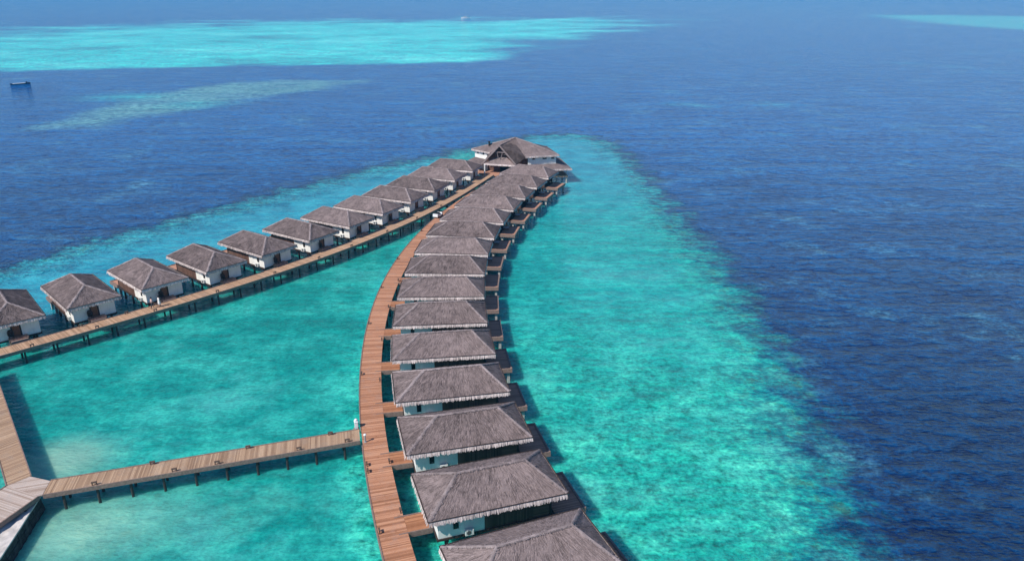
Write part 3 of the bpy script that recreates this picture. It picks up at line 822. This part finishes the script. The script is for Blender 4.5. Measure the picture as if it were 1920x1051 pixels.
# walls
W = [(4.1, 192.35), (11.4, 193.95), (8.9, 203.7), (-5.0, 208.4), (-9.9, 201.4), (-6.55, 198.0)]
mb = MB()
for i in range(5):
    a, b = Vector(W[i]), Vector(W[i+1]); d = (b-a).normalized(); nn = Vector((-d.y, d.x))*.2
    q = [a, b, b+nn, a+nn]
    mb.hexa([(x.x-PX, x.y-PY, DECK) for x in q], [(x.x-PX, x.y-PY, 6.9) for x in q])
wl = mb.build('wall', M['white'], pv)
def wall_window(i, t, wd=.55, z0=6.05, z1=6.6):
    a, b = Vector(W[i]), Vector(W[i+1]); d = (b-a).normalized(); o_ = Vector((d.y, -d.x))*.03; c = a.lerp(b, t)
    m_ = MB(); q = [c-d*wd/2+o_, c+d*wd/2+o_, c+d*wd/2-o_, c-d*wd/2-o_]
    m_.hexa([(x.x-PX, x.y-PY, z0) for x in q], [(x.x-PX, x.y-PY, z1) for x in q]); wo = m_.build('window', M['glass'], pv)
    m_ = MB(); q = [c-d*(wd/2+.08)+o_*1.6, c+d*(wd/2+.08)+o_*1.6, c+d*(wd/2+.08), c-d*(wd/2+.08)]
    m_.hexa([(x.x-PX, x.y-PY, z0-.07) for x in q], [(x.x-PX, x.y-PY, z0-.003) for x in q]); m_.build('sill', M['trim'], wo)
for t in (.2, .55, .62, .88): wall_window(0, t, .5 if t in (.55, .62) else .75)
for t in (.3,): wall_window(4, 1-t, .5)
wall_window(4, .25, .5)
# recessed timber front with the opening
mb = MB(); a, b = Vector((-6.4, 198.05)), Vector((4.0, 193.4))
for t0, t1, z0 in ((0, .3, DECK), (.62, 1, DECK), (.3, .62, 4.5)):
    p, q = a.lerp(b, t0), a.lerp(b, t1); nn = Vector((.1, .2))
    r4 = [p, q, q+nn, p+nn]; mb.hexa([(x.x-PX, x.y-PY, z0) for x in r4], [(x.x-PX, x.y-PY, 6.8) for x in r4])
mb.build('timber_front', M['brown_wall'], pv)
# lean-to roofs
mb = MB(); fr = MB()
def lean(a, b, ea, eb, n=300):
    a, b, ea, eb = [Vector(S(x)) for x in (a, b, ea, eb)]
    slope(mb, ea, eb, b, a, rp, .5, .03); strands(mb, (ea, eb, b, a), n, rp)
    mb.face([ea+th*.7, a+th*.7, b+th*.7, eb+th*.7], .05); mb.face([ea+th*.7, eb+th*.7, eb, ea], .2)
    d = eb-ea; fringe(fr, ea, eb, (d.y, -d.x, 0), rp, .38, .11)
lean((4.1, 192.3, 4.75), (11.45, 193.9, 4.75), (3.9, 189.9, 3.9), (15.3, 191.3, 3.9), 450)
lean((11.45, 193.9, 4.755), (8.95, 203.7, 4.755), (15.3, 191.3, 3.9), (12.9, 205.2, 3.9), 450)
lean((-9.95, 201.4, 4.9), (-6.6, 197.95, 4.9), (-12.4, 199.8, 4.0), (-7.9, 195.4, 4.0), 350)
lean((-5.05, 208.4, 4.905), (-9.95, 201.4, 4.905), (-6.6, 211.4, 4.0), (-12.4, 199.8, 4.0), 350)
lo_ = mb.build('lean_to_roof', M['thatch'], pv); fr.build('eave_fringe', M['fringe'], lo_)
# platform, posts, stilts, finial
plat = [(-8.0, 193.9), (-3.3, 191.9), (3.0, 190.9), (14.4, 192.0), (12.2, 204.6), (-5.9, 210.6), (-11.6, 200.4)]
mb = MB(); mb.prism([(x-PX, y-PY) for x, y in plat], DECK-.5, DECK-.01); mb.build('platform', M['deck_dark'], pv)
for x, y in ((14.0, 192.6), (13.2, 197.2), (12.0, 203.6), (8, 191.9), (4.5, 191.3), (-7.2, 194.3), (-11, 200.2), (-8.9, 197.0)):
    mb = MB(); mb.box(x-.1-PX, x+.1-PX, y-.1-PY, y+.1-PY, DECK-.01, 3.95); mb.build('veranda_post', M['concrete'], pv)
for x, y in ((-7.1, 194.0), (.6, 191.95)):
    mb = MB(); mb.box(x-.13-PX, x+.13-PX, y-.13-PY, y+.13-PY, DECK-.012, 4.5); mb.build('entrance_post', M['white_paint'], pv)
for x, y in ((14.1, 192.4), (13.3, 197.2), (12.2, 203.5), (10, 192), (6, 191.5), (2.5, 191.5), (-3, 192.3), (-7.6, 194.3), (-9.5, 197.2), (-11.2, 200.4), (-8.8, 205), (-6, 209.8), (9, 196.5), (10, 201), (4, 205), (0, 200)):
    mb = MB(); mb.cyl(x-PX, y-PY, -1.2, DECK-.5, .2, n=8); mb.build('stilt', M['concrete'], pv)
mb = MB(); fx, fy = -6.0-PX, 200.0-PY
mb.box(fx-.22, fx+.22, fy-.22, fy+.22, 7.9, 9.2); mb.box(fx-.3, fx+.3, fy-.3, fy+.3, 9.201, 9.4); mb.build('roof_vent', M['black'], pv)

# ------------------------------------------------------------------ boats
def hull(n=24, Ln=11.5, beam=2.2, free=.9, sheer=1.0, m_=M['hull_dark'], parent=None):
    b = MB(); pr = []
    for i in range(n+1):
        t = -1+2*i/n; w = beam/2*(1-abs(t)**2.6)+.03; zt = free+sheer*abs(t)**3
        pr.append([(t*Ln/2, s*w*k, z) for s, k, z in ((-1, 1, zt), (-1, .82, .15), (-1, .2, -.4), (1, .2, -.4), (1, .82, .15), (1, 1, zt))])
    k0 = len(b.v)
    for r_ in pr: b.v.extend(r_)
    for i in range(n):
        for j in range(5):
            a = k0+i*6+j; b.f.append((a, a+1, a+7, a+6)); b.tone.append(.5); b.m.append(0)
    for i in (0, n): b.f.append(tuple(k0+i*6+j for j in range(6))); b.tone.append(.5); b.m.append(0)
    return b.build('hull', m_, parent, smooth=False), pr
bt = empty('wooden_boat', (-260.3, 411.6, 0), math.atan2(8.4, 7.9), 'dark hulled open wooden boat with pale deck near the left picture edge', 'boat')
hull(parent=bt, free=.40, sheer=.40, beam=2.0, Ln=9.6)
b = MB(); b.prism([(-3.7, -.5), (-3, -.78), (1.5, -.9), (2.3, -.8), (2.3, .8), (1.5, .9), (-3, .78), (-3.7, .5)], .40, .60); b.build('deck', M['pale_deck'], bt)
b = MB(); b.box(2.7, 3.3, -.35, .35, .40, 1.2); b.box(2.6, 3.4, -.45, .45, 1.202, 1.28); b.build('wheelhouse', M['hull_dark'], bt)
b = MB(); b.cyl(4.2, 0, .4, 2.0, .04, n=8); b.build('mast', M['dark_timber'], bt)
b = MB(); b.bar((-4.7, 0, .7), (-4.95, 0, 1.15), .12); b.build('stem_post', M['hull_dark'], bt)
b2 = empty('motor_boat', (-80.6, 1390, 0), R(4), 'tiny white motor boat on the far rim of the turquoise lagoon', 'boat')
hull(Ln=15, beam=4, free=1.6, sheer=.8, m_=M['hull_white'], parent=b2)
b = MB(); b.hexa([(-3.6, -1.4, 1.3), (2.6, -1.4, 1.3), (2.6, 1.4, 1.3), (-3.6, 1.4, 1.3)], [(-3.3, -1.2, 3.5), (1.6, -1.2, 3.5), (1.6, 1.2, 3.5), (-3.3, 1.2, 3.5)]); cbn = b.build('cabin', M['hull_white'], b2)
b = MB(); b.box(-2.8, 1.4, -1.42, 1.42, 2.3, 2.9); b.build('window', M['glass'], cbn)
b = MB(); b.box(-4.0, 2.0, -1.5, 1.5, 3.501, 3.65); b.build('roof', M['pale_deck'], b2)

# ------------------------------------------------------------------ water
CAMZ = EAVE+42.0
F, HYP = 1420.0, -19.0
PIT = math.atan((525.5-HYP)/F)
def g2w(pts):     # picture point -> point on the sea, used once to survey the reef outlines
    out = []
    for x, y in pts:
        u, v = (x-960)/F, (y-525.5)/F
        dz = -math.sin(PIT)-v*math.cos(PIT); dy = math.cos(PIT)-v*math.sin(PIT)
        out.append((u/-dz*CAMZ, dy/-dz*CAMZ))
    return np.array(out)
def axis(lo, hi, fine, g, end0, end1):
    a = list(np.arange(lo, hi+.001, fine)); s = fine
    while a[-1] < end1: s *= g; a.append(a[-1]+s)
    s = fine; b = [lo]
    while b[-1] > end0: s *= g; b.append(b[-1]-s)
    return np.array(b[:0:-1]+a)
ax = axis(-110, 130, 1.2, 1.035, -9000, 9000); ay = axis(20, 300, 1.2, 1.018, -200, 12000)
X, Y = np.meshgrid(ax, ay); P = np.stack([X.ravel(), Y.ravel()], 1)
def sdf(poly, P):
    d = np.full(len(P), 1e18); ins = np.zeros(len(P), bool); n = len(poly)
    for i in range(n):
        a, b = poly[i], poly[(i+1) % n]; e = b-a; w = P-a
        t = np.clip((w@e)/(e@e), 0, 1); q = w-t[:, None]*e; d = np.minimum(d, (q*q).sum(1))
        c = ((a[1] <= P[:, 1]) != (b[1] <= P[:, 1])); 
        xx = a[0]+(P[:, 1]-a[1])/(b[1]-a[1]+1e-12)*e[0]; ins ^= c & (P[:, 0] < xx)
    return np.where(ins, 1, -1)*np.sqrt(d)
sst = lambda x: (lambda t: t*t*(3-2*t))(np.clip(x, 0, 1))
platform = g2w([(-260,560),(0,512),(110,480),(220,448),(400,398),(500,372),(600,345),(690,322),(760,308),(860,286),(940,266),(1010,256),(1070,254),(1120,264),(1160,290),(1195,330),(1230,372),
                (1280,425),(1330,478),(1390,555),(1440,640),(1485,740),(1525,830),(1560,920),(1585,1000),(1600,1060),(1640,1300)])
platform = np.vstack([platform, [[-10, 10], [-150, 10]]])
sd = sdf(platform, P)
lag = g2w([(-700,110),(-300,84),(0,70),(60,62),(180,50),(320,51),(500,42),(700,40),(900,41),(1000,36),(1100,35),(1165,41),(1120,58),(1020,76),(960,100),(870,116),(700,121),(500,123),(300,126),(150,129),(0,133),(-700,150)])
sl = sdf(lag, P)
band = g2w([(0,246),(100,225),(180,200),(260,178),(340,164),(430,153),(560,149),(700,151),(650,161),(560,176),(450,191),(380,205),(300,217),(200,236),(60,246)])
sb = sdf(band, P)
far = g2w([(1640,29),(1780,29),(1960,32),(2300,38),(2300,72),(1920,55),(1850,50),(1760,43)])
sf = sdf(far, P)
dist = np.hypot(P[:, 0], P[:, 1])
m_l = sst(.5+sl/(18+np.clip(dist-520, 0, 900)*.34)*.5)
m_b = sst(.30+sb/22.0)
m_f = sst(.65+sf/70.0)
def blob(pt, rx, ry, soft=1.0):
    c = g2w([pt])[0]; return np.exp(-(((P[:, 0]-c[0])/rx)**2+((P[:, 1]-c[1])/ry)**2)*soft)
sand = np.clip(.9*blob((120,862), 5.0, 4.6)**1.2+.60*blob((110,1000), 6.5, 6)+.22*blob((250,990), 9, 6)+.15*blob((520,950), 12, 6), 0, 1)
# deeper shelf behind the left row and round the head, sky reflection painted into its blue
lx = np.interp(P[:, 1], [p[1] for p in l_up], [p[0] for p in l_up])
back = sst((lx-6-P[:, 0])/14)*((P[:, 1] > 60))
back = np.maximum(back, sst((P[:, 1]-138)/75)*(P[:, 0] > np.interp(P[:, 1], [p[1] for p in r_left], [p[0] for p in r_left])))
lagoon_in = sst((np.interp(P[:, 1], [p[1] for p in r_left], [p[0] for p in r_left])-P[:, 0])/4)*(1-back)   # calm water between the rows
turq = np.clip(blob((238,182), 18, 12)+.8*blob((365,196), 14, 12), 0, 1)
nx, ny = len(ax), len(ay)
me = bpy.data.meshes.new('sea')
co = np.zeros((nx*ny, 3)); co[:, :2] = P
ii, jj = np.meshgrid(np.arange(nx-1), np.arange(ny-1)); k = (jj*nx+ii).ravel()
fc = np.stack([k, k+1, k+nx+1, k+nx], 1).astype(np.int32)
me.vertices.add(len(co)); me.vertices.foreach_set('co', co.ravel())
me.loops.add(fc.size); me.loops.foreach_set('vertex_index', fc.ravel())
me.polygons.add(len(fc)); me.polygons.foreach_set('loop_start', np.arange(0, fc.size, 4, dtype=np.int32))
me.update(); me.validate()
for nm, arr in (('shelf', np.clip(sd-1.8, -80, 80)), ('lagoon', m_l), ('band', m_b), ('farreef', m_f), ('sandy', sand), ('back', back), ('calm', lagoon_in), ('turq', turq)):
    a = me.attributes.new(nm, 'FLOAT', 'POINT'); a.data.foreach_set('value', arr.astype(np.float32))
sea = bpy.data.objects.new('sea', me); col.objects.link(sea); tag(sea, 'turquoise lagoon and deep blue open sea', None, None, 'structure')

m, nt, b = mat('sea_water'); M['sea'] = m
geo = N(nt, 'ShaderNodeNewGeometry'); pos = geo.outputs['Position']
A_ = lambda n: N(nt, 'ShaderNodeAttribute', attribute_name=n).outputs['Fac']
ny_ = N(nt, 'ShaderNodeSeparateXYZ'); L(nt, pos, ny_.inputs[0])
nb = noise(nt, pos, .045, 4, .6); nm_ = noise(nt, pos, .16, 4, .62); nf = noise(nt, pos, .75, 4, .65); nff = noise(nt, pos, 2.2, 3, .6)
shelf = math_(nt, 'ADD', A_('shelf'), math_(nt, 'MULTIPLY', math_(nt, 'SUBTRACT', nm_, .5), 19.0))
shelf = math_(nt, 'ADD', shelf, math_(nt, 'MULTIPLY', math_(nt, 'SUBTRACT', nf, .5), 9.0))
t = maprange(nt, shelf, -9, 4)
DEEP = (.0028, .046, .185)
far_sheen = math_(nt, 'ADD', maprange(nt, ny_.outputs[1], 40, 260), math_(nt, 'MULTIPLY', math_(nt, 'SUBTRACT', nb, .5), .5), None, True)
deep_c = mix(nt, far_sheen, (.0010, .023, .094), (.0034, .108, .38))  # sky sheen and haze painted into the open sea: navy near, brighter far
shelf_c = ramp(nt, t, [(0, DEEP), (.30, (.003, .055, .165)), (.52, (.004, .15, .22)), (.72, (.006, .275, .285)), (1.0, (.009, .385, .345))])
inside = maprange(nt, shelf, .5, 6)
# patchy shallow floor: sand and coral seen through the water
pt = math_(nt, 'ADD', math_(nt, 'MULTIPLY', nm_, .6), math_(nt, 'MULTIPLY', nb, .5))
c_floor = ramp(nt, pt, [(.36, (.006, .27, .235)), (.52, (.014, .42, .345)), (.68, (.07, .62, .49))])
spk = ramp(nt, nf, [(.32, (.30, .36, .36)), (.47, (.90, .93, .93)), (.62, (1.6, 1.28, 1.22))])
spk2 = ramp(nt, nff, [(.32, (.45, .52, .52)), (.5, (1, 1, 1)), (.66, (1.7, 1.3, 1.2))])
c_far = ramp(nt, pt, [(.36, (.004, .25, .245)), (.52, (.008, .345, .335)), (.68, (.022, .46, .43))])
tex = maprange(nt, math_(nt, 'ADD', ny_.outputs[1], math_(nt, 'MULTIPLY', math_(nt, 'SUBTRACT', nb, .5), 70.0)), 118, 66)   # shallower, brighter coral ground
c_floor = mix(nt, tex, c_far, c_floor)
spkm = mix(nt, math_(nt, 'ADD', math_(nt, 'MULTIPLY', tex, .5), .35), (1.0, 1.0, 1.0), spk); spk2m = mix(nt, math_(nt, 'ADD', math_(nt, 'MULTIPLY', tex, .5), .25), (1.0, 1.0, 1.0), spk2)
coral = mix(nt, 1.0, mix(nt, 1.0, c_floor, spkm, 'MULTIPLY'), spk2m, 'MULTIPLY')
calm_c = ramp(nt, pt, [(.36, (.004, .205, .185)), (.52, (.007, .285, .255)), (.66, (.028, .42, .36))])
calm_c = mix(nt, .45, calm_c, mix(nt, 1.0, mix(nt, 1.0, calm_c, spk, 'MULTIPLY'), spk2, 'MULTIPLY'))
floor_c = mix(nt, A_('calm'), coral, calm_c)
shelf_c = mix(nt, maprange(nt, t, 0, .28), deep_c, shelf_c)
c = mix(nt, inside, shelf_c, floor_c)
c = mix(nt, math_(nt, 'MULTIPLY', A_('back'), maprange(nt, shelf, -5, 2)), c, ramp(nt, nm_, [(.35, (.010, .23, .34)), (.65, (.03, .38, .48))]))
sn = maprange(nt, math_(nt, 'ADD', A_('sandy'), math_(nt, 'MULTIPLY', math_(nt, 'SUBTRACT', nm_, .5), .35)), .1, .8)
c = mix(nt, math_(nt, 'MULTIPLY', sn, .85), c, (.25, .50, .39))
# far lagoon and reefs
nl = noise(nt, mapping(nt, pos, (.008, .010, 1), (0, 0, R(-12))), 1.0, 7, .66)
lagc = ramp(nt, nl, [(.33, (.006, .44, .50)), (.50, (.02, .80, .80)), (.68, (.13, .95, .90))])
lm = maprange(nt, math_(nt, 'ADD', A_('lagoon'), math_(nt, 'MULTIPLY', math_(nt, 'SUBTRACT', nl, .5), 1.9)), .15, .85, smooth=True)
c = mix(nt, lm, c, lagc)
nbd = noise(nt, mapping(nt, pos, (.045, .045, 1)), 1.0, 7, .72)
bm = maprange(nt, math_(nt, 'ADD', A_('band'), math_(nt, 'MULTIPLY', math_(nt, 'SUBTRACT', nbd, .5), 2.4)), .1, 1.1)
c = mix(nt, math_(nt, 'MULTIPLY', bm, .85), c, (.12, .39, .43))
c = mix(nt, math_(nt, 'MULTIPLY', A_('turq'), .8), c, (.02, .44, .53))
c = mix(nt, math_(nt, 'MULTIPLY', A_('farreef'), .95), c, (.05, .50, .56))
b.inputs['IOR'].default_value = 1.33; b.inputs['Roughness'].default_value = .08
b.subsurface_method = 'BURLEY'; L(nt, math_(nt, 'MULTIPLY', maprange(nt, shelf, -6, 4), .85), b.inputs['Subsurface Weight']); b.inputs['Subsurface Radius'].default_value = (1.0, 2.0, 2.0); b.inputs['Subsurface Scale'].default_value = 1.0; b.inputs['Specular IOR Level'].default_value = .27
# waves: long swell, wind waves and ripples; calmer over the shelf
w1 = noise(nt, mapping(nt, pos, (.055, .16, 1), (0, 0, R(-14))), 1.0, 2, .5)
w2 = noise(nt, mapping(nt, pos, (.36, .75, 1), (0, 0, R(-10))), 1.0, 3, .6)
w3 = noise(nt, mapping(nt, pos, (1.5, 2.6, 1), (0, 0, R(6))), 1.0, 3, .6)
deepf = math_(nt, 'SUBTRACT', maprange(nt, shelf, -8, 6, 1.0, .42), math_(nt, 'MULTIPLY', A_('calm'), .2))
h = math_(nt, 'ADD', math_(nt, 'MULTIPLY', w1, 2.4), math_(nt, 'MULTIPLY', w2, 1.25))
h = math_(nt, 'ADD', h, math_(nt, 'MULTIPLY', w3, .50))
h = math_(nt, 'MULTIPLY', h, deepf)
# wave light and shade painted into the colour: bright crests, dark troughs
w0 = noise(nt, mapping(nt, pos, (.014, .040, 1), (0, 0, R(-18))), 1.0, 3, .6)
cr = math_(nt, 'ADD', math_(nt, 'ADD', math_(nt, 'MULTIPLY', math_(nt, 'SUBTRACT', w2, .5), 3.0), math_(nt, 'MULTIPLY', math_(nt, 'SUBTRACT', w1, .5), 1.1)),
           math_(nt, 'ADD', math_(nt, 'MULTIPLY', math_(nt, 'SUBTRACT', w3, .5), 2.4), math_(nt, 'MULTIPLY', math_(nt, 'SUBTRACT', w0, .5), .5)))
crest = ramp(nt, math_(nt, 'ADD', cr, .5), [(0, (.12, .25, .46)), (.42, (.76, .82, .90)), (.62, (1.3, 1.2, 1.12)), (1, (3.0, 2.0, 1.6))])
cm = math_(nt, 'MULTIPLY', A_('calm'), inside)
edge_ = math_(nt, 'MULTIPLY', maprange(nt, shelf, -5, 0), maprange(nt, shelf, 7, 2))
heads = math_(nt, 'MULTIPLY', edge_, maprange(nt, noise(nt, pos, .32, 4, .7), .55, .66))
c = mix(nt, math_(nt, 'MULTIPLY', heads, .7), c, (.030, .105, .085))
heads2 = math_(nt, 'MULTIPLY', math_(nt, 'MULTIPLY', inside, math_(nt, 'SUBTRACT', 1.0, cm)), maprange(nt, noise(nt, pos, .21, 5, .75), .60, .70))
c = mix(nt, math_(nt, 'MULTIPLY', heads2, .45), c, (.012, .13, .125))
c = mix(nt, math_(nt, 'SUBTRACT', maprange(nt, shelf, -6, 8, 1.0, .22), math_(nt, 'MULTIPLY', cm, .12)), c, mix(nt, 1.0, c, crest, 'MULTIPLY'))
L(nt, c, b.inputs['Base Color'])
bump(nt, h, b, 1.6, 1.0)
b.inputs['Specular Tint'].default_value = (.28, .72, 1, 1)
me.materials.append(m)

# ------------------------------------------------------------------ air
HAZE = True
if HAZE:
    mb = MB(); mb.box(-8500, 8500, -150, 11500, -2.5, 52)
    hz = mb.build('haze', plain('tmp', (1, 1, 1))); tag(hz, None, None, None, 'stuff')
    hm = bpy.data.materials.new('haze_air'); hm.use_nodes = True; nt = hm.node_tree; nt.nodes.remove(nt.nodes['Principled BSDF'])
    pvn = N(nt, 'ShaderNodeVolumePrincipled'); pvn.inputs['Color'].default_value = (.13, .57, 1.0, 1); pvn.inputs['Density'].default_value = .00018
    L(nt, pvn.outputs[0], nt.nodes['Material Output'].inputs['Volume']); hz.data.materials.clear(); hz.data.materials.append(hm)

# ------------------------------------------------------------------ light, sky, camera
EL = R(46); SH = Vector((.76, .65)).normalized()      # direction shadows fall
to_sun = Vector((-SH.x*math.cos(EL), -SH.y*math.cos(EL), math.sin(EL)))
sl_ = bpy.data.lights.new('sun', 'SUN'); sl_.energy = 4.95; sl_.angle = R(.53); sl_.color = (1, .955, .89)
so = bpy.data.objects.new('sun', sl_); col.objects.link(so); so.rotation_euler = to_sun.to_track_quat('Z', 'Y').to_euler(); so.location = (0, 0, 80)
w = bpy.data.worlds.new('World'); scn.world = w; w.use_nodes = True; nt = w.node_tree
sky = nt.nodes.new('ShaderNodeTexSky'); sky.sky_type = 'NISHITA'; sky.sun_disc = False; sky.sun_elevation = EL
sky.sun_rotation = math.atan2(to_sun.x, to_sun.y); sky.altitude = 0; sky.air_density = 1.0; sky.dust_density = .05; sky.ozone_density = 4.0
L(nt, mix(nt, 1.0, sky.outputs[0], (.76, .91, 1.08), 'MULTIPLY'), nt.nodes['Background'].inputs['Color']); nt.nodes['Background'].inputs['Strength'].default_value = .112
cam = bpy.data.cameras.new('camera'); co_ = bpy.data.objects.new('camera', cam); col.objects.link(co_); scn.camera = co_
cam.sensor_width = 36; cam.lens = F/1920*36; cam.clip_start = .5; cam.clip_end = 20000
co_.location = (0, 0, CAMZ); co_.rotation_euler = (math.pi/2-PIT, 0, 0)
scn.view_settings.view_transform = 'Standard'; scn.view_settings.look = 'None'; scn.view_settings.exposure = 0; scn.view_settings.gamma = 1
scn.cycles.volume_bounces = 0; scn.cycles.max_bounces = 5; scn.cycles.diffuse_bounces = 3; scn.cycles.glossy_bounces = 3
scn.cycles.caustics_reflective = False; scn.cycles.caustics_refractive = False
scn.cycles.use_denoising = True; scn.cycles.sample_clamp_direct = 2.5; scn.cycles.sample_clamp_indirect = 2.5
bpy.data.materials.remove(bpy.data.materials['tmp'])
